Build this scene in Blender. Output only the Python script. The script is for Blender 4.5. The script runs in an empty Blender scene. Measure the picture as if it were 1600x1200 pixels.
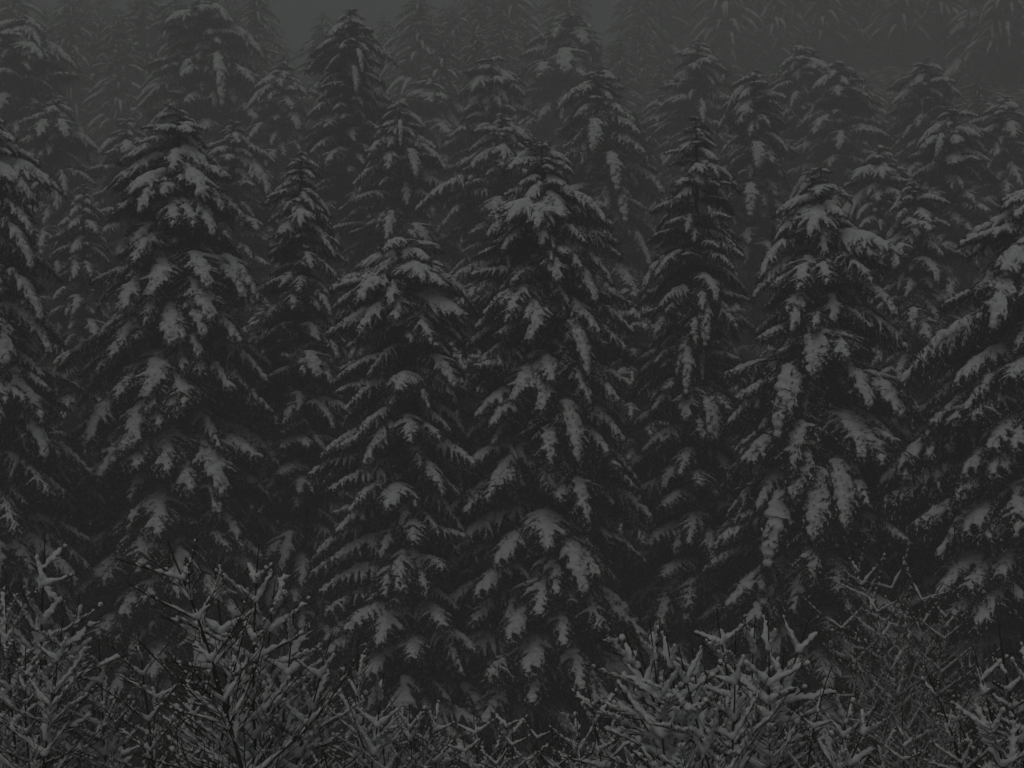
import bpy, math, random
import numpy as np
from mathutils import Vector, Matrix

# ------------------------------------------------------------------ camera, sky, sun, exposure
S = bpy.context.scene
COL = S.collection
W_PX, H_PX, F_PX = 1600.0, 1200.0, 2537.0
cam_d = bpy.data.cameras.new("camera")
cam_d.sensor_width = 36.0
cam_d.lens = 36.0 * F_PX / W_PX
cam_d.clip_start = 0.1
cam_d.clip_end = 3000.0
cam = bpy.data.objects.new("camera", cam_d)
cam.location = (0, 0, 0)
cam.rotation_euler = (math.radians(90), 0, 0)
COL.objects.link(cam)
S.camera = cam

SUN_EL, SUN_ROT = 50.0, 200.0
w = bpy.data.worlds.new("World")
S.world = w
w.use_nodes = True
wn, wl = w.node_tree.nodes, w.node_tree.links
bg = wn["Background"]
sky = wn.new("ShaderNodeTexSky")
sky.sky_type = 'NISHITA'
sky.sun_disc = False
sky.sun_elevation = math.radians(SUN_EL)
sky.sun_rotation = math.radians(SUN_ROT)
sky.dust_density = 4.0
hs = wn.new("ShaderNodeHueSaturation")
hs.inputs["Saturation"].default_value = 0.10
wl.new(sky.outputs["Color"], hs.inputs["Color"])
tint = wn.new("ShaderNodeMix"); tint.data_type = 'RGBA'; tint.blend_type = 'MULTIPLY'
tint.inputs["Factor"].default_value = 1.0
tint.inputs["B"].default_value = (0.945, 1.0, 0.995, 1)
wl.new(hs.outputs["Color"], tint.inputs["A"])
wl.new(tint.outputs["Result"], bg.inputs["Color"])
bg.inputs["Strength"].default_value = 0.05

sun_d = bpy.data.lights.new("sun", 'SUN')
sun_d.energy = 1.5
sun_d.angle = math.radians(50)
sun_d.color = (1.0, 0.975, 0.93)
sun = bpy.data.objects.new("sun", sun_d)
# light arrives from high behind the camera's left shoulder
sun.rotation_euler = (math.radians(90 - SUN_EL), 0, math.radians(-20))
COL.objects.link(sun)

S.view_settings.view_transform = 'Standard'
S.view_settings.look = 'None'
S.view_settings.gamma = 1.0
S.view_settings.use_curve_mapping = False
S.view_settings.exposure = -1.88
S.cycles.max_bounces = 6
S.cycles.diffuse_bounces = 3
S.cycles.glossy_bounces = 1
S.cycles.transmission_bounces = 1
S.cycles.volume_bounces = 2
S.cycles.transparent_max_bounces = 4
S.cycles.use_denoising = True
S.render.film_transparent = False

HAZE = 0.0066

# ------------------------------------------------------------------ materials
def new_mat(name, rough=0.9):
    m = bpy.data.materials.new(name); m.use_nodes = True
    b = m.node_tree.nodes["Principled BSDF"]
    b.inputs["Roughness"].default_value = rough
    b.inputs["Specular IOR Level"].default_value = 0.15
    return m, m.node_tree.nodes, m.node_tree.links, b

def noise_ramp(n, l, scale, c0, c1, p0=0.35, p1=0.65, detail=3.0, coord='Object'):
    tc = n.new("ShaderNodeTexCoord")
    no = n.new("ShaderNodeTexNoise"); no.inputs["Scale"].default_value = scale; no.inputs["Detail"].default_value = detail
    l.new(tc.outputs[coord], no.inputs["Vector"])
    r = n.new("ShaderNodeValToRGB")
    r.color_ramp.elements[0].position = p0; r.color_ramp.elements[1].position = p1
    r.color_ramp.elements[0].color = (*c0, 1); r.color_ramp.elements[1].color = (*c1, 1)
    l.new(no.outputs["Fac"], r.inputs["Fac"])
    return no, r

def mat_snow():
    m, n, l, b = new_mat("fresh_snow", 0.85)
    no, r = noise_ramp(n, l, 9.0, (0.74, 0.76, 0.77), (0.88, 0.89, 0.885))
    l.new(r.outputs["Color"], b.inputs["Base Color"])
    tc = n.new("ShaderNodeTexCoord")
    n2 = n.new("ShaderNodeTexNoise"); n2.inputs["Scale"].default_value = 38.0; n2.inputs["Detail"].default_value = 4.0
    l.new(tc.outputs["Object"], n2.inputs["Vector"])
    bp = n.new("ShaderNodeBump"); bp.inputs["Strength"].default_value = 0.35; bp.inputs["Distance"].default_value = 0.03
    l.new(n2.outputs["Fac"], bp.inputs["Height"]); l.new(bp.outputs["Normal"], b.inputs["Normal"])
    return m

def mat_needles():
    m, n, l, b = new_mat("spruce_needles", 0.8)
    no, r = noise_ramp(n, l, 3.5, (0.013, 0.019, 0.013), (0.034, 0.038, 0.026))
    l.new(r.outputs["Color"], b.inputs["Base Color"])
    return m

def mat_bark(name, c0, c1, s=14.0):
    m, n, l, b = new_mat(name, 0.95)
    no, r = noise_ramp(n, l, s, c0, c1)
    l.new(r.outputs["Color"], b.inputs["Base Color"])
    bp = n.new("ShaderNodeBump"); bp.inputs["Strength"].default_value = 0.5; bp.inputs["Distance"].default_value = 0.02
    l.new(no.outputs["Fac"], bp.inputs["Height"]); l.new(bp.outputs["Normal"], b.inputs["Normal"])
    return m

def mat_ground():
    m, n, l, b = new_mat("snowy_forest_floor", 0.95)
    no, r = noise_ramp(n, l, 0.9, (0.04, 0.036, 0.028), (0.70, 0.72, 0.72), 0.50, 0.66, 8.0)
    l.new(r.outputs["Color"], b.inputs["Base Color"])
    return m

SNOW = mat_snow(); NEEDLE = mat_needles()
BARK = mat_bark("spruce_bark", (0.035, 0.028, 0.022), (0.075, 0.06, 0.048))
TWIG = mat_bark("shrub_bark", (0.030, 0.024, 0.020), (0.070, 0.055, 0.042), 30.0)
GROUND = mat_ground()

# ------------------------------------------------------------------ mesh helpers
def mesh_from(name, V, F, mats, mi=None, smooth=None):
    """V (n,3) array, F (m,3) array of triangles, mi material index per triangle."""
    me = bpy.data.meshes.new(name)
    V = np.asarray(V, np.float32); F = np.asarray(F, np.int32)
    me.vertices.add(len(V)); me.vertices.foreach_set("co", V.ravel())
    me.loops.add(F.size); me.loops.foreach_set("vertex_index", F.ravel())
    me.polygons.add(len(F))
    me.polygons.foreach_set("loop_start", np.arange(0, F.size, 3, dtype=np.int32))
    for m in mats: me.materials.append(m)
    if mi is not None: me.polygons.foreach_set("material_index", np.asarray(mi, np.int32))
    if smooth is not None:
        me.polygons.foreach_set("use_smooth", np.broadcast_to(np.asarray(smooth, bool), (len(F),)).copy())
    me.update(calc_edges=True); me.validate()
    return me

class Buf:
    def __init__(s): s.V = []; s.F = []; s.n = 0
    def add(s, V, F):
        V = np.asarray(V, float); F = np.asarray(F, int)
        s.V.append(V); s.F.append(F + s.n); s.n += len(V)
    def get(s):
        if not s.V: return np.zeros((0, 3)), np.zeros((0, 3), int)
        return np.vstack(s.V), np.vstack(s.F)

def tube(buf, P, R, k=4):
    P = np.asarray(P, float); n = len(P)
    T = np.gradient(P, axis=0); T /= np.linalg.norm(T, axis=1)[:, None] + 1e-9
    up = np.array([0, 0, 1.0]) if abs(T[0][2]) < 0.9 else np.array([1.0, 0, 0])
    A = np.cross(T, up); A /= np.linalg.norm(A, axis=1)[:, None] + 1e-9
    B = np.cross(T, A)
    ang = np.linspace(0, 2 * math.pi, k, endpoint=False)
    ring = P[:, None, :] + np.asarray(R)[:, None, None] * (np.cos(ang)[None, :, None] * A[:, None, :] + np.sin(ang)[None, :, None] * B[:, None, :])
    V = ring.reshape(-1, 3); F = []
    for i in range(n - 1):
        for j in range(k):
            a = i * k + j; b_ = i * k + (j + 1) % k; c = a + k; d = b_ + k
            F += [(a, b_, d), (a, d, c)]
    c0 = len(V); V = np.vstack([V, P[0], P[-1]])
    for j in range(k):
        F.append((c0, (j + 1) % k, j)); F.append((c0 + 1, (n - 1) * k + j, (n - 1) * k + (j + 1) % k))
    buf.add(V, F)

def ico(sub):
    import bmesh
    bm = bmesh.new(); bmesh.ops.create_icosphere(bm, subdivisions=sub, radius=1.0)
    V = np.array([v.co[:] for v in bm.verts]); F = np.array([[v.index for v in f.verts] for f in bm.faces])
    bm.free(); return V, F
ICO1, ICO2 = ico(1), ico(2)

def blobs(buf, C, R, base=ICO2, sq=(1, 1, 1), D=None, st=1.0):
    """spheres of radius R at C, stretched by st along D"""
    C = np.asarray(C, float); R = np.asarray(R, float)
    V0, F0 = base
    V = V0[None] * R[:, None, None] * np.array(sq)[None, None]
    if D is not None:
        D = np.asarray(D, float); D = D / (np.linalg.norm(D, axis=1)[:, None] + 1e-9)
        dot = (V * D[:, None, :]).sum(2, keepdims=True)
        V = V + dot * D[:, None, :] * (st - 1.0)
    V = V + C[:, None, :]
    F = F0[None] + (np.arange(len(C)) * len(V0))[:, None, None]
    buf.add(V.reshape(-1, 3), F.reshape(-1, 3))

def remesh(buf, voxel, rng, rough=0.0):
    V, F = buf.get()
    me = mesh_from("tmp", V, F, [])
    o = bpy.data.objects.new("tmp", me); COL.objects.link(o)
    md = o.modifiers.new("r", 'REMESH'); md.mode = 'VOXEL'; md.voxel_size = voxel
    ms = o.modifiers.new("s", 'SMOOTH'); ms.factor = 0.5; ms.iterations = 2
    dg = bpy.context.evaluated_depsgraph_get(); dg.update()
    e = o.evaluated_get(dg); m2 = e.to_mesh()
    nv = len(m2.vertices); co = np.empty(nv * 3, np.float32); m2.vertices.foreach_get("co", co)
    m2.calc_loop_triangles()
    tr = np.empty(len(m2.loop_triangles) * 3, np.int32); m2.loop_triangles.foreach_get("vertices", tr)
    co = co.reshape(-1, 3).astype(float); tr = tr.reshape(-1, 3)
    e.to_mesh_clear(); bpy.data.objects.remove(o); bpy.data.meshes.remove(me)
    if rough > 0: co = co + rng.normal(0, rough, co.shape)
    return co, tr

def norm(v): return v / (np.linalg.norm(v) + 1e-9)

# ------------------------------------------------------------------ spruce bough
def twig_elements(buf, P, D, Ln, Wd, rng, barbs=True):
    """crossed tapering blades along D: P,D (n,3), Ln,Wd (n)"""
    n = len(P)
    if n == 0: return
    P = np.asarray(P, float); D = np.asarray(D, float); Ln = np.asarray(Ln); Wd = np.asarray(Wd)
    D = D / (np.linalg.norm(D, axis=1)[:, None] + 1e-9)
    rnd = rng.normal(size=(n, 3)); A = np.cross(D, rnd); A /= np.linalg.norm(A, axis=1)[:, None] + 1e-9
    B = np.cross(D, A)
    for X in (A, B):
        p0 = P; p1 = P + D * (Ln * 0.42)[:, None] + X * (Wd * 0.5)[:, None]
        p2 = P + D * Ln[:, None]; p3 = P + D * (Ln * 0.36)[:, None] - X * (Wd * 0.5)[:, None]
        V = np.stack([p0, p1, p2, p3], 1).reshape(-1, 3)
        F = (np.array([[0, 1, 2], [0, 2, 3]])[None] + (np.arange(n) * 4)[:, None, None]).reshape(-1, 3)
        buf.add(V, F)
    if barbs:
        for k in range(4):
            u = 0.25 + 0.2 * k
            sgn = 1 if k % 2 else -1
            X = A * math.cos(k * 1.3) + B * math.sin(k * 1.3)
            q0 = P + D * (Ln * u)[:, None]
            q1 = q0 + D * (Ln * 0.12)[:, None]
            q2 = q0 + D * (Ln * 0.30)[:, None] + X * (Wd * 1.5 * sgn)[:, None]
            V = np.stack([q0, q1, q2], 1).reshape(-1, 3)
            F = (np.array([[0, 1, 2]])[None] + (np.arange(n) * 3)[:, None, None]).reshape(-1, 3)
            buf.add(V, F)

class Bough: pass

def make_bough(seed, th0=5, th1=60, p=1.2, W=0.75, hang=0.5, snow=1.0, start=0.3, cover=0.9, L=3.0,
               nsec=34, lod=0, up=0.0, pend=0.0):
    if lod == 0: nsec = int(nsec * 1.4)
    rng = np.random.default_rng(seed)
    N = 30
    t = np.linspace(0, 1, N)
    th = np.radians(th0 + (th1 - th0) * t ** p - up * np.clip((t - 0.8) / 0.2, 0, 1))
    wob = np.cumsum(rng.normal(0, 0.035, N)); wob -= np.linspace(0, wob[-1], N) * 0.5
    ds = L / (N - 1)
    T = np.stack([np.cos(th) * np.cos(wob), np.cos(th) * np.sin(wob), -np.sin(th)], 1)
    P = np.vstack([[0, 0, 0], np.cumsum(T[:-1] * ds, 0)])
    nd, wood, sn = Buf(), Buf(), Buf()
    flP, flD, flL, flW = [], [], [], []       # fine snow streaks lying on single twigs
    tube(wood, P, np.linspace(0.032, 0.006, N), 4 if lod == 0 else 3)
    tp, td, tl, tw = [], [], [], []
    def at(u):
        i = min(int(u * (N - 1)), N - 2); f = u * (N - 1) - i
        return P[i] * (1 - f) + P[i + 1] * f, T[i]
    patch = rng.uniform(0, 6.28, 4)
    bC, bR, bD = [], [], []
    def keep(u):  # patchy cover along the bough
        v = 0.5 + 0.25 * math.sin(u * 17 + patch[0]) + 0.25 * math.sin(u * 31 + patch[1])
        return v > (1 - cover)
    step = 0.05 if lod == 0 else 0.11
    # snow on the main axis
    s_axis = np.arange(max(start - 0.1, 0.05), 0.985, 0.028)
    for u in s_axis:
        if not keep(u): continue
        q, d = at(u)
        edge = min(1.0, (u - start + 0.12) / 0.25) if u < start + 0.13 else 1
        r = 0.088 * snow * edge * (1.0 - 0.72 * max(0, (u - 0.45) / 0.55)) * rng.uniform(0.6, 1.3)
        if r < 0.02: continue
        nup = norm(np.array([0, 0, 1.0]) - 0.0 * d)
        bC.append(q + nup * r * 0.55 + np.array([rng.normal(0, 0.02), rng.normal(0, 0.035), 0])); bR.append(r); bD.append(d)
    for i in range(nsec):
        u = 0.10 + 0.88 * (i + rng.uniform(-1.2, 1.2)) / nsec
        u = min(max(u, 0.05), 0.985)
        q, d = at(u)
        side = 1 if i % 2 else -1
        env = (u / 0.4) ** 0.8 if u < 0.4 else max(0.0, (1 - u) / 0.6) ** 0.75
        l = W * (0.12 + 0.88 * env) * rng.uniform(0.45, 1.2)
        a = math.radians(64 - 28 * u + rng.normal(0, 14))
        dr = norm(d * math.cos(a) + np.array([-d[1], d[0], 0]) * side * math.sin(a) + np.array([0, 0, 0.10]))
        m = max(4, int(l / step)); pts = [q]; dirs = [dr]
        for k in range(m):
            dr = norm(dr + np.array([0, 0, -0.85 * (0.35 + hang) * (l / m)]) * 1.6 + rng.normal(0, 0.035, 3))
            pts.append(pts[-1] + dr * (l / m)); dirs.append(dr)
        pts = np.array(pts); dirs = np.array(dirs)
        tube(wood, pts[:: 2] if lod else pts, np.linspace(0.011, 0.004, len(pts[:: 2] if lod else pts)), 3)
        has = keep(u) and rng.uniform() < cover + 0.1 and u > start * rng.uniform(0.8, 1.1)
        lump = rng.uniform(0.7, 1.3); has = has and rng.uniform() < (0.86 if lod == 0 else 1)
        for k in range(len(pts)):
            v = k / (len(pts) - 1)
            if has and (rng.uniform() < 0.97 - 0.12 * v):
                r = snow * (0.058 * (1 - v) ** 1.1 + 0.0185) * rng.uniform(0.75, 1.25) * (0.5 + 0.5 * env) * lump
                if v > 0.9: r *= 0.75
                if r > 0.014:
                    bC.append(pts[k] + np.array([0, 0, r * 0.5])); bR.append(r); bD.append(dirs[k])
            sd = np.cross(dirs[k], [0, 0, 1.0]); sd = norm(sd)
            if lod == 0 and has and rng.uniform() < 0.38:
                e = dirs[k] * rng.uniform(0.2, 1.0) + rng.normal(0, 0.5, 3) + np.array([0, 0, 0.55])
                tp.append(pts[k] + np.array([0, 0, 0.01])); td.append(e); tl.append(rng.uniform(0.12, 0.20) + .07 * v); tw.append(0.026)
            for s2 in (-1, 1):
                if k == 0: continue
                ln = rng.uniform(0.10, 0.20) * (1.1 - 0.4 * v)
                e = dirs[k] * rng.uniform(0.5, 0.9) + sd * s2 * rng.uniform(0.3, 0.8) + np.array([0, 0, -hang * rng.uniform(0.1, 1.3)])
                tp.append(pts[k]); td.append(e); tl.append(ln * (1 if lod == 0 else 1.9)); tw.append(0.026 * (1 if lod == 0 else 1.9))
                if rng.uniform() < 0.66 * min(1.0, snow + 0.3):
                    flP.append(pts[k] + np.array([0, 0, 0.013])); flD.append(e); flL.append(ln * rng.uniform(0.5, 0.95)); flW.append(0.021 if lod == 0 else 0.04)
            # hanging branchlets
            if rng.uniform() < pend * (1.0 if lod == 0 else 0.6) and k > 0:
                hl = rng.uniform(0.15, 0.5) * (0.6 + env)
                pp = pts[k].copy(); hd = norm(np.array([rng.normal(0, 0.25), rng.normal(0, 0.25), -1.0]))
                kk = max(2, int(hl / (0.06 if lod == 0 else 0.15)))
                for z in range(kk):
                    tp.append(pp.copy()); td.append(hd + rng.normal(0, 0.28, 3)); tl.append(rng.uniform(0.09, 0.15) * (1 if lod == 0 else 1.6)); tw.append(0.024)
                    if rng.uniform() < 0.5:
                        flP.append(pp + np.array([rng.normal(0, .012), rng.normal(0, .012), 0.0])); flD.append(hd + rng.normal(0, 0.3, 3)); flL.append(rng.uniform(0.04, 0.09)); flW.append(0.019 if lod == 0 else 0.03)
                    pp = pp + hd * (hl / kk); hd = norm(hd + rng.normal(0, 0.15, 3) * np.array([1, 1, 0.3]))
        # tip tuft
        tp.append(pts[-1]); td.append(dirs[-1]); tl.append(0.13); tw.append(0.03)
    for u in np.arange(0.1, 1.0, 0.02 if lod == 0 else 0.045):
        q, d = at(u)
        for s2 in (-1, 1):
            tp.append(q); td.append(d * 0.8 + np.array([0, s2 * rng.uniform(0.2, 0.8), rng.uniform(-0.8, 0.2)])); tl.append(rng.uniform(0.1, 0.18)); tw.append(0.028)
    twig_elements(nd, tp, td, np.array(tl), np.array(tw), rng, barbs=(lod == 0))
    if bC:
        sb = Buf()
        blobs(sb, bC, bR, ICO2 if lod == 0 else ICO1, D=bD, st=1.35)
        V, F = remesh(sb, 0.021 if lod == 0 else 0.1, rng, 0.002 if lod == 0 else 0.006)
        sn.add(V, F)
    ns = len(sn.get()[1])
    if flP and lod < 2:
        twig_elements(sn, flP, flD, np.array(flL), np.array(flW), rng, barbs=False)
    b = Bough()
    b.reach = float(P[-1][0]); b.drop = float(-P[-1][2]); b.tipy = float(P[-1][1])
    b.nd = nd.get(); b.wood = wood.get(); b.sn = sn.get(); b.ns = ns
    b.droop = th1
    nV, nF = b.nd; wV, wF = b.wood; sV, sF = b.sn
    V = np.vstack([nV, wV]); F = np.vstack([nF, wF + len(nV)])
    mi = np.r_[np.zeros(len(nF), int), np.ones(len(wF), int)]
    if lod == 0:
        b.me_needle = mesh_from("branch", V, F, [NEEDLE, BARK], mi)
        sm = np.zeros(len(sF), bool); sm[:ns] = True
        b.me_snow = mesh_from("snow", sV, sF, [SNOW], None, sm)
    V3 = np.vstack([V, sV]); F3 = np.vstack([F, sF + len(V)])
    b.all = (V3, F3, np.r_[mi, np.full(len(sF), 2, int)])
    return b

rs = random.Random(7)
B = {}
# heavy, chunky, rounded loads
B['chunky'] = [make_bough(11 + i, th0=8, th1=[66, 72, 60, 76, 64][i], p=0.9, W=[.74, .66, .85, .6, .95][i], hang=[.45, .6, .5, .7, .8][i], snow=[1.3, 1.4, 1.15, 1.3, 1.05][i], start=[.45, .55, .38, .5, .42][i], cover=[.9, .95, .8, .85, .75][i], pend=.14) for i in range(5)]
# long arching boughs with curtains of hanging branchlets
B['curtain'] = [make_bough(31 + i, th0=[-8, -4, 2, -12, 0][i], th1=[52, 46, 58, 40, 64][i], p=1.3, W=[.75, .9, .7, .8, .6][i], hang=[1.0, 1.3, .9, 1.1, 1.4][i], snow=[1.2, 1.3, 1.1, 1.2, 1.05][i], start=[.22, .3, .25, .18, .35][i], cover=.97, pend=.36, up=8) for i in range(5)]
# steep, narrow, finger-like loads
B['finger'] = [make_bough(51 + i, th0=18, th1=[80, 84, 76][i], p=.7, W=[.55, .45, .62][i], hang=.6, snow=[1.15, 1.1, 1.0][i], start=[.55, .5, .6][i], cover=.9, pend=.12) for i in range(3)]
# sheltered boughs with little snow
B['light'] = [make_bough(71 + i, th0=[0, 6, 10, -6][i], th1=[55, 65, 50, 44][i], p=1.1, W=[.8, .7, .9, .75][i], hang=.9, snow=[.95, 1.0, .85, .95][i], start=.22, cover=.8, pend=.42) for i in range(4)]
# short stiff upper branches
B['short'] = [make_bough(91 + i, th0=[-10, 0, 8, 14][i], th1=[38, 56, 66, 50][i], p=1.0, W=[.7, .8, .7, .85][i], hang=.5, snow=[1.5, 1.7, 1.6, 1.8][i], start=.15, cover=[.7, .85, .9, .75][i], L=2.2, nsec=24, pend=.05) for i in range(4)]
LOD = [make_bough(111 + i, th0=[-6, 5, 10, 0, 6][i], th1=[45, 62, 72, 55, 68][i], p=1.1, W=[.85, .8, .75, .95, .7][i], hang=.6, snow=[1.3, 1.6, 1.7, 1.1, 1.4][i], start=[.2, .35, .4, .28, .5][i], cover=[.8, .9, .85, .75, .9][i], nsec=20, lod=1, pend=.10) for i in range(5)]

# ------------------------------------------------------------------ terrain
def ground_z(x, y):
    pts = [(-40, 1.5), (0, -1.7), (6, -2.9), (11, -4.2), (18, -6.2), (30, -9.2), (45, -10.8), (58, -9.6), (75, -6.0), (100, 1.0), (140, 14.0), (180, 26), (240, 42), (300, 54)]
    ys = [a for a, _ in pts]; zs = [b_ for _, b_ in pts]
    z = np.interp(y, ys, zs)
    far = np.clip((np.asarray(y) - 70) / 150.0, 0, 1.6)
    z = z + far * np.clip(np.asarray(x) * 0.16, -3, 22)
    z = z + 0.25 * np.sin(np.asarray(x) * 0.5 + 1) * np.cos(np.asarray(y) * 0.37)
    return z

def build_ground():
    xs = np.r_[np.linspace(-200, -105, 12), np.linspace(-100, 100, 81), np.linspace(105, 200, 12)]
    ys = np.r_[np.linspace(-60, -5, 8), np.linspace(0, 150, 91), np.linspace(156, 300, 24)]
    X, Y = np.meshgrid(xs, ys)
    Z = ground_z(X, Y)
    V = np.stack([X, Y, Z], 2).reshape(-1, 3)
    nx = len(xs); F = []
    for j in range(len(ys) - 1):
        for i in range(nx - 1):
            a = j * nx + i
            F += [(a, a + 1, a + nx + 1), (a, a + nx + 1, a + nx)]
    o = bpy.data.objects.new("ground", mesh_from("ground", V, F, [GROUND], None, True))
    o["kind"] = "structure"; COL.objects.link(o)
build_ground()

def px2w(px, py, d):
    return np.array([(px - 800) / F_PX * d, d, (600 - py) / F_PX * d])

def empty(name, loc, label, cat, group=None):
    o = bpy.data.objects.new(name, None); o.empty_display_size = 0.3
    o.location = loc; o["label"] = label; o["category"] = cat
    if group: o["group"] = group
    COL.objects.link(o); return o

def trunk_mesh(h, r, lean=(0, 0), rng=None):
    b = Buf(); n = 12
    t = np.linspace(0, 1, n)
    P = np.stack([lean[0] * t ** 2 + (rng.normal(0, .03, n) if rng is not None else 0), lean[1] * t ** 2, t * h - 0.3 * (1 - t)], 1)
    tube(b, P, r * (1 - t) ** 0.8 + 0.012, 8)
    V, F = b.get()
    return mesh_from("trunk", V, F, [BARK], None, True)

def crown_R(s, Rm):
    return Rm * (0.56 * (1 - math.exp(-(s + 0.10) / 1.35)) + 0.46 * min(1.1, s / 12.0))

ZUP = Matrix.Identity(4)
def bough_matrix(az, scale, tilt=0.0, roll=0.0, loc=(0, 0, 0)):
    """az: 0 = towards +X, counter-clockwise"""
    return Matrix.Translation(loc) @ Matrix.Rotation(az, 4, 'Z') @ Matrix.Rotation(tilt, 4, 'Y') @ Matrix.Rotation(roll, 4, 'X') @ Matrix.Diagonal((scale[0], scale[1], scale[2], 1))

def add_branch(root, b, M, split):
    if split:
        o = bpy.data.objects.new("branch", b.me_needle); o.parent = root; o.matrix_local = M; COL.objects.link(o)
        s = bpy.data.objects.new("snow", b.me_snow); s.parent = o; s["kind"] = "stuff"; COL.objects.link(s)
    else:
        if not hasattr(b, 'me_all'):
            V, F, mi = b.all
            b.me_all = mesh_from("snowy_branch", V, F, [NEEDLE, BARK, SNOW], mi, mi == 2)
        o = bpy.data.objects.new("branch", b.me_all); o.parent = root; o.matrix_local = M; COL.objects.link(o)

def spruce(px, py, d, Rm, label, styles, feats=(), whorl=0.42, per=5, seed=0, group=None, split=True, lean=(0, 0), dense=1.0, low_light=0.5, blunt=0.0, rin=.62, rout=1.02):
    rng = np.random.default_rng(1000 + seed)
    tip = px2w(px, py, d)
    bx, by = tip[0] - lean[0], tip[1] - lean[1]
    bz = float(ground_z(bx, by)); h = tip[2] - bz
    root = empty("spruce_tree", (bx, by, bz), label, "tree", group)
    tr = bpy.data.objects.new("trunk", trunk_mesh(h, 0.10 + 0.010 * h, lean, rng)); tr.parent = root; COL.objects.link(tr)
    def trunk_at(z):
        t = max(0, min(1, z / h)); return np.array([lean[0] * t * t, lean[1] * t * t, z])
    # boughs that show in the photograph
    for f in feats:
        fx, fy = f[0], f[1]; k = f[2] if len(f) > 2 else 1.0; st = f[3] if len(f) > 3 else styles[0]
        D = d - 1.5
        for _ in range(4):
            tz = (600 - fy) / F_PX * D; X = (fx - 800) / F_PX * D
            s = tip[2] - tz
            R = crown_R(max(s - 0.6, 0.3) + blunt, Rm) * 1.02
            dx = X - (bx + trunk_at(tz - bz)[0])
            if abs(dx) > R * 0.97: R = abs(dx) / 0.97
            az_s = dx / R
            cy = math.sqrt(max(0, 1 - az_s * az_s))
            D = d - R * cy
        b = B[st][rng.integers(len(B[st]))]
        sc = R / b.reach
        zs = sc * rng.uniform(0.9, 1.08) * (1 - 0.32 * cy)
        zroot = tz - bz + b.drop * zs
        zroot = min(zroot, h - 0.25)
        zs = max(.2 * sc, (zroot - (tz - bz)) / b.drop)
        c = trunk_at(zroot)
        az = math.atan2(-cy, az_s)
        wy = max(sc, 0.42) * k * rng.uniform(0.9, 1.1) * (1 + .15 * cy)
        M = bough_matrix(az, (sc, wy, zs), 0, 0, c)
        add_branch(root, b, M, split)
    # the rest of the crown, whorl by whorl
    z = h - 0.12; phase = rng.uniform(0, 6.28); s = 0.1
    low = max(0.9, h * 0.06)
    while z > low:
        s = h - z
        R = crown_R(s + (blunt if s > .25 else 0), Rm)
        n = per if s > 1.2 else 6
        for i in range(n):
            az = phase + i * 2 * math.pi / n + rng.normal(0, 0.32)
            r = R * (rng.uniform(rin, rout) if s > 2 else rng.uniform(0.6, 1.3))
            if rng.uniform() > dense: continue
            if s < 2.2: st = 'short'
            elif rng.uniform() < low_light * min(1.0, .35 + s / 9.0): st = 'light'
            elif abs(math.cos(az)) > .62 and rng.uniform() < .75: st = 'curtain'
            else: st = styles[rng.integers(len(styles))]
            b = B[st][rng.integers(len(B[st]))]
            sc = r / b.reach
            zs = sc * rng.uniform(0.8, 1.3) * (1 - 0.38 * max(0.0, -math.sin(az)))
            tilt = rng.normal(0, 0.12) - (0.25 * max(0, 1 - s / 1.0))
            wy = max(sc, 0.25) * rng.uniform(0.85, 1.15)
            c = trunk_at(min(h - .05, z + rng.uniform(-0.2, 0.2)))
            add_branch(root, b, bough_matrix(az, (sc, wy * (1 if i % 2 else -1), zs), tilt, rng.normal(0, 0.12), c), split)
        phase += 2.4
        z -= whorl * (0.42 + 0.58 * min(1, s / 2.5)) * rng.uniform(0.85, 1.15)
    return root

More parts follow.
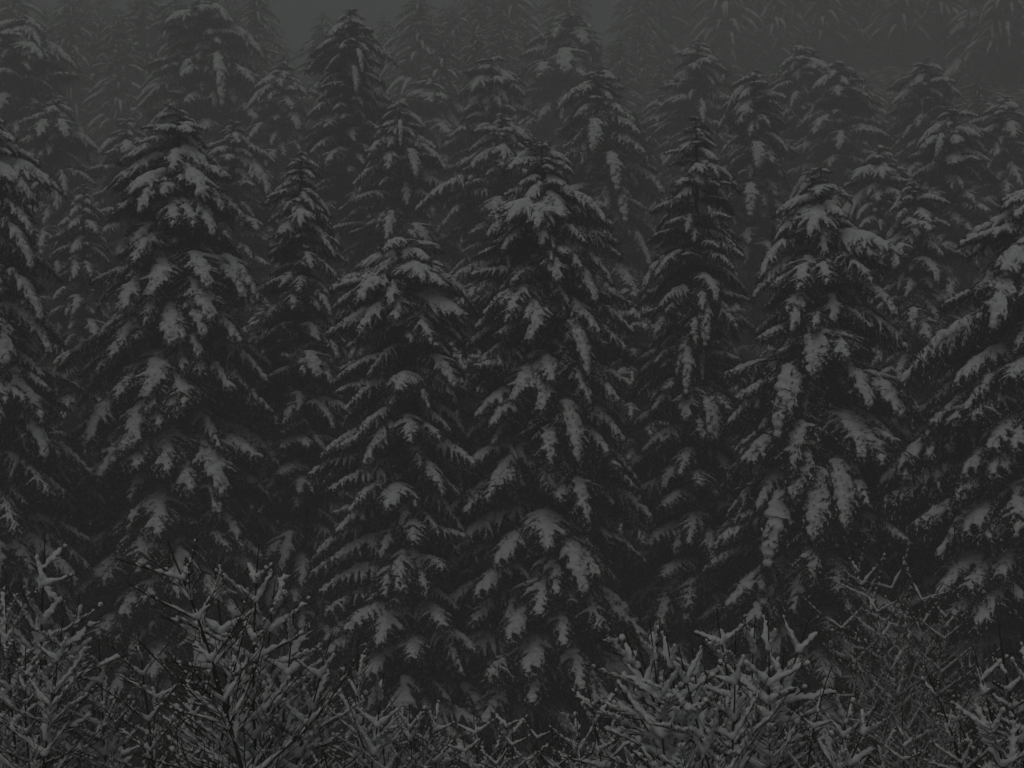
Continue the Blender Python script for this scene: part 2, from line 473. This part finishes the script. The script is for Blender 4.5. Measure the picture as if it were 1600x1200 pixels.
CH, CU, FI, LI, SH = 'chunky', 'curtain', 'finger', 'light', 'short'
FRONT = "snow laden spruces in the front row"
front = [
 dict(px=-38, py=150, d=42, Rm=3.0, label="large snowy spruce cut off by the left edge of the photo, front row", styles=[CH, CH, CU],
      feats=[(18,575,1.3,CH),(66,552),(62,655,1.1),(78,722,1.1),(2,672),(70,505),(55,425),(42,368),(40,830,.8,LI),(72,610,.8,LI),(90,770,.8,LI),(50,330)]),
 dict(px=278, py=168, d=45, Rm=3.2, label="broad spruce with rounded snow clumps, second large one from the left edge", styles=[CH, CH, CU],
      feats=[(200,410),(222,335),(340,330),(268,352),(300,352),(338,372),(385,350),(213,463,1.3),(178,488),(311,450,1.2),(366,465,1.2),(396,470),(250,540,1.1),(313,502,1.2),(225,505,.7),(326,530,1.2),(368,537,1.1),(163,560),(275,532,.8),(172,622),(205,622,1.2),(216,645,.9),(264,647,1.2),(285,632,1.1),(352,612,.9,CU),(415,597,.9,CU),(124,697),(190,700),(235,668,.9),(400,716,1.3,CU),(172,706),(196,732,1.1),(246,740,1.1),(72,772,1.1,CU),(116,762,1,CU),(141,745),(282,770,1.1),(331,776,1.1),(230,838),(322,803,.9),(395,860,.9,LI),(300,560,.7),(420,640,.8,LI),(90,830,.8,LI),(350,860,.8,LI),(140,992,1.2,CU),(112,932,1.1,CU),(215,888,1.1,CH),(190,962,1,CU),(250,940,.9,LI),(330,940,.9,LI),(80,900,1,CU),(400,900,1,CU)]),
 dict(px=470, py=236, d=46, Rm=1.95, label="slender spruce between the broad clumped spruce and the bent topped one", styles=[CH, CU],
      feats=[(430,372),(415,445,1,CU),(405,530,1,CU),(456,482,1.1),(481,420),(520,402),(517,352),(485,590,1.3),(470,585,.8),(511,600),(530,440,.9),(492,330),(440,330),(410,505),(520,495),(432,742,1.4,CU),(398,802,1.3,CU),(465,772,1,CU),(440,700,1.2,CU),(520,560)]),
 dict(px=636, py=372, d=42, Rm=2.5, label="spruce with a bent over rounded snowy top left of centre", styles=[CU, CH], low=.6, blunt=1.0,
      feats=[(583,432,1.1),(665,425,1.3),(645,440,1.5,CH),(610,500,1.2,CH),(601,478,1,CH),(556,455,1),(520,480),(535,512),(510,522),(701,605,1.1,CH),(672,535,1,CH),(531,585,1.1),(520,597),(622,610,1.2),(535,642),(500,712),(522,700),(515,765,1.1),(548,690),(592,795,1.1),(483,742),(522,832,1.1),(540,800),(480,900,1,LI),(640,850,1,LI),(600,930,1,LI),(540,985,1.1,CU),(500,925,1,CU),(612,942,1.1,CU),(560,1060,1,CU),(640,1030,1,CU),(690,980,1,CU),(585,1010,1,CU),(500,960,1,LI),(640,690,1,LI)]),
 dict(px=848, py=222, d=43, Rm=2.9, label="tallest central spruce with layered sweeping snow lined branches", styles=[CU, CU, CH],
      feats=[(790,362,1,CH),(777,392,1,CH),(852,386,1,CH),(881,397),(930,330),(958,352),(966,378),(970,402),(735,432,1.1),(751,492,1.1),(740,513),(790,500,1,CH),(775,522),(735,592,1.2),(811,532,1,CH),(902,420,1,CH),(936,475,1,CH),(930,522,1,CH),(925,592,1,FI),(920,637,1,FI),(960,630,1,CH),(970,692,1,CH),(988,602),(739,652),(762,666),(826,642,1,CH),(714,732,1.3),(858,732,1,FI),(911,727,1,FI),(718,802,1.4),(648,775,1.2),(702,795),(680,890,1.3),(668,962,1.3),(762,882),(830,962,1.2,CU),(862,930),(676,1042,1.2),(702,1045),(806,1052,1.2),(872,1010),(922,932,1,CH),(662,1112,1.2),(918,825,1,FI),(985,560,1,CH),(990,520),(860,440,1,CH),(745,1130,1.2,CU),(820,1100,1.1,CU),(700,1160,1.2,CU),(900,1080,1.1,CU),(780,1000,1,CU),(730,930,1.1,CU),(850,860,1.1,CU),(640,860,1,LI),(990,760,1,LI),(960,980,1,LI),(760,780,1,LI)]),
 dict(px=1088, py=182, d=45, Rm=2.15, label="narrow spruce with long hanging snow fingers right of the central spruce", styles=[CU, FI, CH],
      feats=[(1020,432,1,CH),(1003,462,1,CH),(1016,522,1.3,CH),(1110,470,1,CH),(1105,535,1,FI),(1085,542,1,FI),(1100,545,1,FI),(1070,620,1,FI),(986,662,1.1),(1016,642),(1060,657,1,CH),(1001,706),(974,732),(1110,692,1,FI),(1097,694,1,FI),(1125,690,1,FI),(1150,512,1,CH),(1162,402),(1056,742),(1031,792),(960,802,1.1),(1010,852,1.1),(1070,850),(1030,902),(940,900,1,LI),(1040,350),(1140,340),(1050,300),(1125,290),(1090,950,1,LI),(1000,1000,1,CU),(1120,1010,1,LI)]),
 dict(px=1283, py=262, d=42, Rm=3.05, label="wide spruce with thick tapering snow tongues, right of the narrow finger branched spruce", styles=[CH, CU, FI],
      feats=[(1182,437),(1172,466),(1246,450,1.2),(1290,442,1),(1386,492,1.5,CH),(1360,440,1.2),(1310,560,1.1),(1280,592,1.3,FI),(1242,522,.8),(1181,530,1,CU),(1416,545,1.1),(1396,652,1.5,CH),(1231,655,1.1,FI),(1366,640,1),(1211,690,1.2,FI),(1170,722,1.1,CU),(1155,722,1,CU),(1135,662,1.1,CU),(1150,622,1,CU),(1236,742,1.2,FI),(1250,787,1.2,FI),(1376,722,1.4),(1402,752,1.2),(1330,716,1),(1282,852,1.15,FI),(1330,832,1.0,FI),(1195,892,1.2,FI),(1266,912,1.2,FI),(1110,852,1.2,CU),(1130,948,1.2,CU),(1180,1000,1,LI),(1415,850,1,LI),(1400,690,1,CU)]),
 dict(px=1625, py=285, d=41, Rm=4.1, label="spruce with long thin arching branches cut off by the right edge of the photo", styles=[CU, CU, LI],
      feats=[(1432,580,1),(1402,602,1),(1440,682,.9),(1455,662,.8),(1372,757,.9),(1375,785,.8),(1500,642,1),(1492,742,.9),(1530,742,1.1,CU),(1547,702),(1422,822,.9),(1458,872,.9),(1490,832,1.1),(1532,842,1,CU),(1502,922,1,CU),(1460,932),(1478,962,1,CU),(1572,592,1,CU),(1570,702,.9,CU),(1587,832,.9,CH),(1520,980),(1560,520,1,CH),(1540,450),(1520,500),(1480,600,1)]),
]
for i, a in enumerate(front):
    spruce(a['px'], a['py'], a['d'], a['Rm'] * 1.08, a['label'], a['styles'], a['feats'], seed=i, group=FRONT, blunt=a.get('blunt', .0), low_light=.5, per=6, whorl=.38, rin=.62, rout=1.06)

MID = "snowy spruces in the middle rows"
mid = [
 (130, 287, 51, 1.9, "thin spruce between the left edge spruce and the broad clumped spruce", [CH, CU], [(118,437),(141,432),(106,492),(143,532),(84,602),(92,655)]),
 (30, 22, 66, 3.8, "tall hazy spruce in the upper left corner", [CU, CH], []),
 (88, 150, 60, 3.0, "hazy spruce just right of the upper left corner spruce", [CH], [(65,215,1.3),(95,215,1.2)]),
 (200, 185, 58, 2.6, "spruce peeping over the left shoulder of the broad clumped spruce", [CH, CU], []),
 (325, -5, 68, 4.0, "tall spruce with wide drooping branches above the broad clumped spruce", [CU, CH], [(395,130,1.2),(400,190,1.3),(440,205,1.2),(275,120),(290,160),(345,170,1.,FI)]),
 (365, 190, 55, 2.7, "spruce behind the right side of the broad clumped spruce", [CU, CH], [(395,290),(430,255),(400,360,1.2)]),
 (442, 92, 65, 2.6, "spruce with round snow puffs above the slender spruce", [CH], [(435,135,1.5),(455,170,1.5),(470,205,1.4)]),
 (547, 14, 58, 2.4, "dark sharp spire of a spruce against the gap in the sky", [LI, CH, LI], [(565,115,1,FI),(560,148,.8,FI),(500,200),(520,260,1.2)]),
 (625, 160, 54, 2.9, "spruce with swept snowy skirts behind the bent topped spruce", [CH, CU], [(585,215),(548,290,1.3,CU),(545,315,1.2,CU),(600,265,1),(625,230,.8,FI),(645,215,1),(655,280,1,FI),(690,265,1.2),(710,300,1.3,CU),(575,245)]),
 (672, 118, 70, 3.2, "spruce carrying one big snow hump behind the skirted spruce", [CH], [(665,160,2.0),(690,165,1.7),(700,215,1.5)]),
 (768, 86, 62, 2.8, "grey spruce between the skirted spruce and the central spruce, farther back", [CU, CH], [(735,145),(700,215,1.2,CU),(820,150),(745,200)]),
 (786, 178, 53, 2.8, "spruce with long level branches behind the central spruce, on its left", [CU], [(700,315,1.6,CU),(648,330,1.5,CU),(765,345,1.3,CH),(720,290,1),(680,485,1.3,CU),(715,495,1.2,CH),(770,240)]),
 (888, 22, 74, 4.0, "far spruce with a humped snowy top above the central spruce", [CH], [(840,120,1.6),(870,115,1.6),(905,70,1.4),(900,120,1.5),(860,60,1.3)]),
 (935, 108, 58, 3.1, "spruce with thick rounded boughs behind the central spruce, on its right", [CH], [(932,240,1.2,FI),(962,300,1.3,FI),(1025,300,1.8,CH),(1000,240,1.5,CH),(995,210,1.2),(975,350,1.2,FI),(1010,250,1.3)]),
 (1090, 62, 68, 2.7, "grey narrow spruce straight above the narrow finger branched spruce", [CH, CU], []),
 (1030, 150, 72, 2.8, "dim spruce filling the gap left of the grey narrow one", [CU, CH], []),
 (1178, 108, 58, 2.5, "spruce with a bare dark trunk line left of the wide tongued spruce", [LI, CH], [(1190,265,1.4,FI),(1170,340,1.3,FI),(1150,180),(1210,200),(1215,260)]),
 (1252, 66, 69, 3.0, "hazy spruce with level upper branches above the wide tongued spruce", [CU], []),
 (1312, 96, 66, 3.1, "hazy spruce directly behind the top of the wide tongued spruce", [CU, CH], [(1290,125,1.5,CH),(1265,210,1.3,CH)]),
 (1375, 225, 54, 2.5, "spruce behind the right shoulder of the wide tongued spruce", [CH, CU], []),
 (1445, 92, 66, 2.9, "thin topped spruce on the right against the dark fog", [CU, LI], []),
 (1488, 165, 56, 2.9, "spruce with hanging pointed branches on the right side", [CU, CH], [(1465,250,.8,FI),(1530,250),(1470,225),(1545,330,1.2),(1550,350)]),
 (1428, 280, 49, 2.4, "spruce with small snow domes left of the right edge spruce", [CH], [(1400,345,1.4),(1425,370,1.3),(1440,530,1.4,CH),(1425,520,1.2,FI),(1390,420,1.3),(1455,440),(1470,400)]),
 (985, 440, 49.5, 2.3, "dark spruce filling the gap between the central and the narrow spruce", [CU, LI], []),
 (415, 470, 50, 2.0, "dark spruce in the gap right of the broad clumped spruce, lower down", [CU, LI], []),
 (722, 520, 50, 2.2, "dark low spruce in the gap left of the central spruce", [LI, CU], [(655,660,1.1,CU),(700,740,1,CU)]),
 (1420, 600, 50, 2.2, "dark low spruce in the gap left of the right edge spruce", [LI, CU], []),
 (1185, 560, 50, 2.0, "dark low spruce in the gap right of the narrow spruce", [LI, CU], []),
 (1572, 150, 62, 3.0, "hazy spruce near the right edge, behind the thin branched one", [CU, CH], []),
]
for i, a in enumerate(mid):
    dd = 45 + (a[2] - 45) * 3.0; k = (dd / a[2]) ** .75
    spruce(a[0], a[1], dd, a[3] * k * 1.12, a[4], a[5], a[6], seed=100 + i, group=MID, low_light=.25, per=6, whorl=.42 * k, split=False)
# the big leaning-branched tree at the upper right corner
spruce(1745, -200, 190, 15.5, "huge dim spruce with long slanting branches at the upper right corner", [LI, LI, CU], [(1480,60,1,CU),(1470,130,1,CU),(1500,190,1,CU),(1525,90,1,CU),(1540,220,1,CU)], seed=160, group=MID, low_light=.3, split=False, whorl=.6)

# ------------------------------------------------------------------ far trees: four crowns, copied
def far_crown(seed, h, Rm):
    rng = np.random.default_rng(seed)
    Vs, Fs, Ms, n = [], [], [], 0
    z = h - .15; phase = rng.uniform(0, 6)
    while z > h * 0.30:
        s = h - z; R = crown_R(s, Rm)
        for i in range(6):
            b = LOD[rng.integers(5)]
            r = R * rng.uniform(.55, 1.2); sc = r / b.reach
            M = bough_matrix(phase + i * 1.047 + rng.normal(0, .35), (sc, max(sc, .25) * rng.uniform(.55, .85), sc * rng.uniform(.7, 1.0)), rng.normal(0, .08) - .3 * max(0, 1 - s / 1.5), 0, (0, 0, z))
            A = np.array(M); V, F, mi = b.all
            Vs.append(V @ A[:3, :3].T + A[:3, 3]); Fs.append(F + n); Ms.append(mi); n += len(V)
        phase += 2.4; z -= .58 * (.5 + .5 * min(1, s / 3)) * rng.uniform(.7, 1.4)
    mi = np.concatenate(Ms)
    return mesh_from("crown", np.vstack(Vs), np.vstack(Fs), [NEEDLE, BARK, SNOW], mi, mi == 2)
far_var = []
for k in range(3):
    hh = [20, 22, 19, 21][k]
    far_var.append((hh, far_crown(500 + k, hh, [4.2, 3.6, 4.8, 4.0][k]), trunk_mesh(hh, .28)))
far = [
 (108, -8, 92, "dim spruce top third from the upper left corner"), (185, 12, 88, "dim spruce top between the upper left corner and the wide drooping spruce"),
 (245, 30, 96, "faint low spruce top left of the wide drooping spruce"), (275, -20, 84, "dim tall spruce touching the wide drooping spruce on its left"),
 (400, -25, 86, "dim tall spruce at the left side of the sky gap"), (425, 40, 100, "faint spruce at the lower left of the sky gap"),
 (505, 18, 92, "faint spruce top immediately left of the dark spire"), (600, 22, 98, "faint spruce top immediately right of the dark spire"),
 (655, -5, 90, "dim spruce top at the upper edge, right of the sky gap"), (708, 10, 95, "faint spruce above the snow hump spruce"),
 (745, 45, 84, "dim spruce just left of the grey spruce behind the central one"), (815, 30, 98, "faint spruce left of the far humped spruce"),
 (845, 85, 82, "dim spruce below the far humped spruce on its left"), (968, 55, 92, "faint spruce right of the far humped spruce"),
 (1035, 85, 96, "very faint spruce between the humped and the grey narrow spruces"), (1130, 90, 86, "faint spruce just right of the grey narrow spruce"),
 (1215, 95, 90, "faint spruce left of the level branched hazy spruce"), (1350, 120, 84, "faint spruce on the right flank of the hazy pair"),
 (1395, 175, 78, "dim spruce at the foot of the dark fog gap on the right"), (1530, 120, 80, "dim spruce between the hanging branched spruce and the right edge"),
 (150, 25, 95, "dim spruce top in the gap left of the second tall upper left tree"), (20, -30, 90, "dim tall spruce behind the upper left corner spruce"), (70, 5, 98, "dim spruce top just right of the upper left corner"),
 (225, -15, 92, "dim tall spruce cut by the upper edge, left of the wide drooping spruce"), (375, 10, 92, "dim spruce top just right of the wide drooping spruce"), (335, -30, 96, "faint tall spruce directly behind the wide drooping spruce"),
 (785, 20, 92, "faint spruce top above the grey spruce behind the central one"), (690, 60, 80, "dim spruce right behind the snow hump spruce"), (1000, 30, 100, "very faint tall spruce right of the far humped spruce"),
 (60, 60, 104, "faint spruce between the two upper left corner spruces"), (360, 40, 104, "faint spruce behind the wide drooping spruce"),
]
FAR = "faint spruces fading into the fog"
for i, (fx, fy, d, lab) in enumerate(far):
    d = 45 + (d - 45) * 2.7
    p = px2w(fx, fy, d)
    bz = float(ground_z(p[0], p[1])); h = p[2] - bz
    hh, cm, tm = far_var[i % 3]
    if h < 9: bz = p[2] - 14; h = 14
    r = empty("spruce_tree", (p[0], p[1], bz), lab, "tree", FAR)
    sc = h / hh; r.scale = (max(sc, .8) * rs.uniform(1.0, 1.3),) * 2 + (sc,); r.rotation_euler = (0, 0, rs.uniform(0, 6.28))
    for nm, m in (("crown", cm), ("trunk", tm)):
        o = bpy.data.objects.new(nm, m); o.parent = r; COL.objects.link(o)
# forest higher up the slope, almost lost in the fog
for i in range(124):
    d = rs.uniform(180, 240); x = rs.uniform(-0.36, 0.40) * d
    if i >= 90: d = rs.uniform(206, 238); x = rs.uniform(0.07, 0.30) * d
    pxx = 800 + x / d * F_PX
    if 400 < pxx < 640 or (960 < pxx < 1460 and d < 206): continue
    bz = float(ground_z(x, d))
    hh, cm, tm = far_var[i % 3]
    r = empty("spruce_tree", (x, d, bz - .3), "ghostly spruce almost lost in the fog high on the slope behind", "tree", "spruces almost lost in the fog")
    sc = rs.uniform(.8, 1.15); r.scale = (sc, sc, sc); r.rotation_euler = (0, 0, rs.uniform(0, 6.28))
    for nm, m in (("crown", cm), ("trunk", tm)):
        o = bpy.data.objects.new(nm, m); o.parent = r; COL.objects.link(o)

# ------------------------------------------------------------------ leafless shrubs in the foreground
def make_stem(seed, H=2.6, frost=1.0, sub=True, spread=1.0, voxel=0.0105, thin=1.0, base=.25):
    rng = np.random.default_rng(seed)
    wood = Buf(); bC, bR, bD = [], [], []; beads_c, beads_r = [], []
    def path(p, d, l, n, grav, wob):
        P = [np.array(p, float)]; D = [norm(np.array(d, float))]
        for k in range(n):
            dd = norm(D[-1] + np.array([0, 0, grav]) * (l / n) + rng.normal(0, wob, 3))
            P.append(P[-1] + dd * l / n); D.append(dd)
        return np.array(P), np.array(D)
    def load(P, D, r0, r1, rw):
        """a ridge of snow along the upper side; steep shoots keep only beads"""
        n = len(P); L_ = np.linalg.norm(P[-1] - P[0])
        m = max(2, int(L_ / 0.020)); ph = rng.uniform(0, 6.28); ph2 = rng.uniform(0, 6.28); rw_end = rng.uniform(.72, 1.0)
        for k in range(m):
            u = k / (m - 1) * (n - 1); i = min(int(u), n - 2); f = u - i
            q = P[i] * (1 - f) + P[i + 1] * f; d = D[i]; v = k / (m - 1)
            flat = math.sqrt(max(0, 1 - d[2] ** 2))
            if v > rw_end: continue
            r = (r0 * (1 - v) + r1 * v) * (1.25 - v * .95) * frost * (0.85 + .18 * math.sin(v * 9 + ph) + .14 * math.sin(v * 23 + ph2))
            if flat > 0.42 or (flat > .25 and rng.uniform() < .45):
                r *= 0.55 + .50 * flat
                if r > .006:
                    bC.append(q + np.array([0, 0, rw + r * .6])); bR.append(r); bD.append(d)
            elif rng.uniform() < .16:
                beads_c.append(q + rng.normal(0, rw, 3)); beads_r.append(rng.uniform(.003, .0065))
    P0, D0 = path((0, 0, 0), (rng.normal(0, .08), rng.normal(0, .08), 1), H, 26, .1, .035)
    R0 = np.linspace(.014, .0035, len(P0)) * thin
    tube(wood, P0, R0, 6)
    load(P0[10:24], D0[10:24], .010, .004, .003)
    z = H * base; node = 0; azp = rng.uniform(0, 3.14)
    while z < H * .95:
        i = min(int(z / H * 26), 25); q = P0[i]; v = z / H
        for s in (0, math.pi):
            if rng.uniform() < .12: continue
            az = azp + s + rng.normal(0, .25)
            el = math.radians(rng.uniform(24, 54))
            l = (0.92 * (1 - v) ** .8 + .16) * rng.uniform(.6, 1.1) * spread * H / 2.6
            d = (math.cos(az) * math.cos(el), math.sin(az) * math.cos(el), math.sin(el))
            n = max(5, int(l / .05))
            P, D = path(q, d, l, n, .42, .05)
            rw = .0052 * thin * (1 - .5 * v)
            tube(wood, P, np.linspace(rw, .002, len(P)), 4)
            load(P, D, .0188, .008, rw)
            if sub:
                u = .2
                while u < .93:
                    j = min(int(u * n), n - 1)
                    for s3 in (-1, 1):
                        if rng.uniform() < .15: continue
                        sd = norm(np.cross(D[j], [0, 0, 1.0])) * s3
                        l2 = l * (1 - u * .6) * rng.uniform(.22, .55)
                        d2 = D[j] * .8 + sd * .75 + np.array([0, 0, .12])
                        P2, D2 = path(P[j], d2, l2, max(3, int(l2 / .04)), .8, .05)
                        tube(wood, P2, np.linspace(.0028, .0010, len(P2)) * thin, 3)
                        load(P2, D2, .0132, .006, .003)
                    if rng.uniform() < .8:   # snow caught in the fork
                        r = rng.uniform(.014, .026) * frost * (1.15 - .9 * u)
                        bC.append(P[j] + np.array([0, 0, r * .7])); bR.append(r); bD.append(D[j])
                    u += .115 * rng.uniform(.8, 1.3)
        # snow wedge in the main fork
        if rng.uniform() < .55 and v < .86:
            r = rng.uniform(.016, .034) * frost * (1.1 - .4 * v)
            for kk in range(3):
                hx = np.array([math.cos(azp), math.sin(azp), 0]) * (kk - 1) * r * .8
                bC.append(q + hx + np.array([0, 0, r * (1.0 + .35 * abs(kk - 1))])); bR.append(r * (1 if kk == 1 else .75)); bD.append(np.array([0, 0, 1.]))
        azp += 1.57 + rng.normal(0, .3); z += rng.uniform(.09, .17) * H / 2.6
    sn = Buf()
    if bC:
        sb = Buf(); blobs(sb, bC, bR, ICO1, D=bD, st=1.25)
        V, F = remesh(sb, voxel, rng); sn.add(V, F)
    if beads_c: blobs(sn, beads_c, beads_r, ICO1)
    V, F = wood.get(); a = mesh_from("stem", V, F, [TWIG], None, True)
    V, F = sn.get(); b_ = mesh_from("stem_snow", V, F, [SNOW], None, True)
    return (H, a, b_, P0[-1])

STEMS = [make_stem(200 + i, H=2.6, frost=[1.1, .85, 1.22, .85, 1.0, 1.28, .8, 1.1][i], spread=[1, .85, 1.15, .8, 1.1, .9, 1.2, 1.][i], base=[.25, .1, .3, .15, .08, .2, .12, .25][i], voxel=.0095) for i in range(8)]
FINE = [make_stem(300 + i, H=2.6, frost=.8, spread=1.5, voxel=.009, thin=.6, base=.1) for i in range(2)]

def shrub(label, stems, d, group, pool=STEMS, cat="shrub", name="leafless_shrub", seed=0, gap=None, wid=1.0):
    """stems: (tip px, tip py, bottom px at y=1200[, extra depth])"""
    rng = np.random.default_rng(900 + seed)
    xs = [s[2] for s in stems]
    cx = sum(xs) / len(xs)
    c = px2w(cx, 600, d); c[2] = float(ground_z(c[0], d))
    root = empty(name, tuple(c), label, cat, group)
    for s in stems:
        dd = d + (s[3] if len(s) > 3 else rng.uniform(-.7, .7))
        tip = px2w(s[0], s[1], dd); low = px2w(s[2], 1200, dd)
        dirv = (low - tip) / max(1e-6, (tip[2] - low[2]))
        zb = float(ground_z(low[0], dd)) - .05
        base = tip + dirv * (tip[2] - zb)
        if abs(base[0] - tip[0]) > 1.3 * abs(tip[2] - base[2]): base[0] = tip[0] + math.copysign(1.3 * (tip[2] - base[2]), base[0] - tip[0])
        # stems spring from a common foot
        base[0] = base[0] * .6 + c[0] * .4
        H, ma, mb, tp = pool[rng.integers(len(pool))]
        ax = Vector(tip - base); sc = ax.length / Vector(tp).length
        q = Vector(tp).rotation_difference(ax)
        spin = Matrix.Rotation(rng.uniform(0, 6.28), 4, Vector(tp).normalized())
        M = Matrix.Translation(Vector(base) - Vector(c)) @ q.to_matrix().to_4x4() @ spin @ Matrix.Diagonal((sc * wid, sc * wid, sc, 1))
        o = bpy.data.objects.new("stem", ma); o.parent = root; o.matrix_local = M; COL.objects.link(o)
        sn = bpy.data.objects.new("snow", mb); sn.parent = o; sn["kind"] = "stuff"; COL.objects.link(sn)
    return root

NEAR = "snow covered leafless shrubs in the foreground"
shrub("tall leafless shrub with snow in its forks at the lower left corner", [(10,895,20),(70,830,12),(100,960,90),(40,1010,60),(-30,920,-10)], 10.0, NEAR, seed=1)
shrub("leafless shrub with open upright stems right of the lower left corner one", [(215,985,270),(155,1000,190),(125,930,60),(250,1050,230),(180,1080,150)], 10.6, NEAR, seed=2)
shrub("tallest leafless shrub at left with beaded shoots reaching up to the spruce", [(262,845,430),(335,880,345),(290,900,420),(405,850,385),(390,960,330)], 9.6, NEAR, seed=3)
shrub("dense snowy shrub right of the tall beaded shrub", [(430,905,400),(460,950,440),(520,985,470),(490,1060,530),(445,1010,420)], 10.5, NEAR, seed=4)
shrub("leafless shrub with rounded snow tufts left of the dark gap at the bottom", [(560,1000,570),(600,1050,585),(540,1080,610),(630,1130,600)], 11.5, NEAR, seed=5)
shrub("low shrub with snow cups in the middle of the bottom edge", [(650,1120,690),(720,1140,740),(800,1125,800),(690,1160,650)], 10.8, NEAR, seed=6)
shrub("low shrub with snow filled forks right of the bottom middle", [(860,1120,850),(915,1060,960),(905,1140,890),(830,1160,900)], 10.2, NEAR, seed=7)
shrub("shrub leaning left with thick snow arms, right of the dark gap", [(975,985,1090),(965,1070,1110),(1040,985,1080),(1015,970,1070),(1000,1020,1100),(1060,1010,1100)], 8.6, NEAR, seed=8, pool=[STEMS[2], STEMS[5]])
shrub("tall heavily loaded shrub under the narrow finger branched spruce", [(1120,950,1175),(1080,1000,1130),(1180,965,1185),(1265,965,1190),(1225,1010,1230),(1150,985,1160),(1200,960,1210),(1100,1040,1150)], 9.4, NEAR, seed=9, pool=[STEMS[2], STEMS[5], STEMS[0], STEMS[7]])
shrub("shrub with long snow ridges at bottom right, left of the corner", [(1300,1040,1260),(1370,1100,1290),(1330,1085,1300),(1250,1080,1240)], 9.8, NEAR, seed=10)
shrub("shrub with many slanting snowy shoots in the lower right corner", [(1445,1040,1530),(1480,1080,1560),(1560,970,1640),(1600,990,1620),(1520,1010,1590),(1500,1130,1500)], 9.6, NEAR, seed=11)
shrub("low tangle of snowy shoots between the bottom right shrubs", [(1390,1120,1380),(1430,1150,1440),(1350,1150,1340),(1410,1090,1420)], 11.5, NEAR, seed=12)
shrub("second line shrub behind the lower left corner shrub", [(60,1040,70),(140,1060,150),(10,1060,20),(200,1090,200)], 13.5, NEAR, seed=13)
shrub("second line shrub behind the tallest beaded shrub", [(300,1040,310),(370,1020,370),(330,1090,350),(270,1100,280),(410,1080,400)], 13.0, NEAR, seed=14)
shrub("second line shrub behind the dense snowy shrub", [(500,1080,490),(570,1110,560),(450,1090,460),(620,1150,620)], 14.0, NEAR, seed=15)
shrub("thin low shrub in front of the dark gap left of the bottom middle", [(590,1110,600),(640,1100,650),(680,1085,670),(620,1150,625),(660,1150,665)], 11.0, NEAR, seed=20)
shrub("thin low shrub with drooping snow between the bottom middle and the thick armed one", [(950,1100,960),(900,1110,905),(990,1110,985),(930,1150,940)], 11.2, NEAR, seed=21)
shrub("thin low shrub in the very middle of the bottom edge", [(740,1110,745),(790,1100,795),(770,1140,780),(840,1115,835)], 11.6, NEAR, seed=22)
shrub("second line shrub behind the tall heavily loaded shrub", [(1100,1080,1110),(1170,1050,1170),(1240,1080,1240),(1040,1110,1040)], 13.0, NEAR, seed=16)
shrub("second line shrub behind the bottom middle ones", [(680,1130,690),(760,1150,760),(880,1150,880),(960,1130,960),(820,1150,820)], 13.5, NEAR, seed=17)
shrub("frosted bare bush fanning out under the right edge spruce", [(1290,930,1430),(1330,855,1420),(1390,860,1440),(1440,880,1450),(1300,985,1440),(1480,930,1450),(1285,1020,1430),(1360,900,1435)], 27.0, None, pool=FINE, seed=18, wid=1.0, cat="bush", name="frosted_bush")

# ------------------------------------------------------------------ the foggy air
def build_haze():
    x0, x1, y0, y1 = -205, 205, -65, 305
    z0 = float(np.min(ground_z(*np.meshgrid(np.linspace(x0, x1, 60), np.linspace(y0, y1, 60))))) - 1.0
    z1 = 100.0
    V = [(x, y, z) for z in (z0, z1) for y in (y0, y1) for x in (x0, x1)]
    F = [(0, 2, 3), (0, 3, 1), (4, 5, 7), (4, 7, 6), (0, 1, 5), (0, 5, 4), (2, 6, 7), (2, 7, 3), (0, 4, 6), (0, 6, 2), (1, 3, 7), (1, 7, 5)]
    m = bpy.data.materials.new("foggy_air"); m.use_nodes = True
    n = m.node_tree.nodes; l = m.node_tree.links
    n.remove(n["Principled BSDF"])
    pv = n.new("ShaderNodeVolumePrincipled")
    pv.inputs["Color"].default_value = (0.968, 0.985, 0.973, 1)
    pv.inputs["Density"].default_value = HAZE
    pv.inputs["Anisotropy"].default_value = 0.0
    l.new(pv.outputs["Volume"], n["Material Output"].inputs["Volume"])
    o = bpy.data.objects.new("haze", mesh_from("haze", V, F, [m])); o["kind"] = "stuff"
    COL.objects.link(o)
build_haze()
print("TRIS", sum(len(m.polygons) for m in bpy.data.meshes), "OBJS", len(bpy.data.objects))
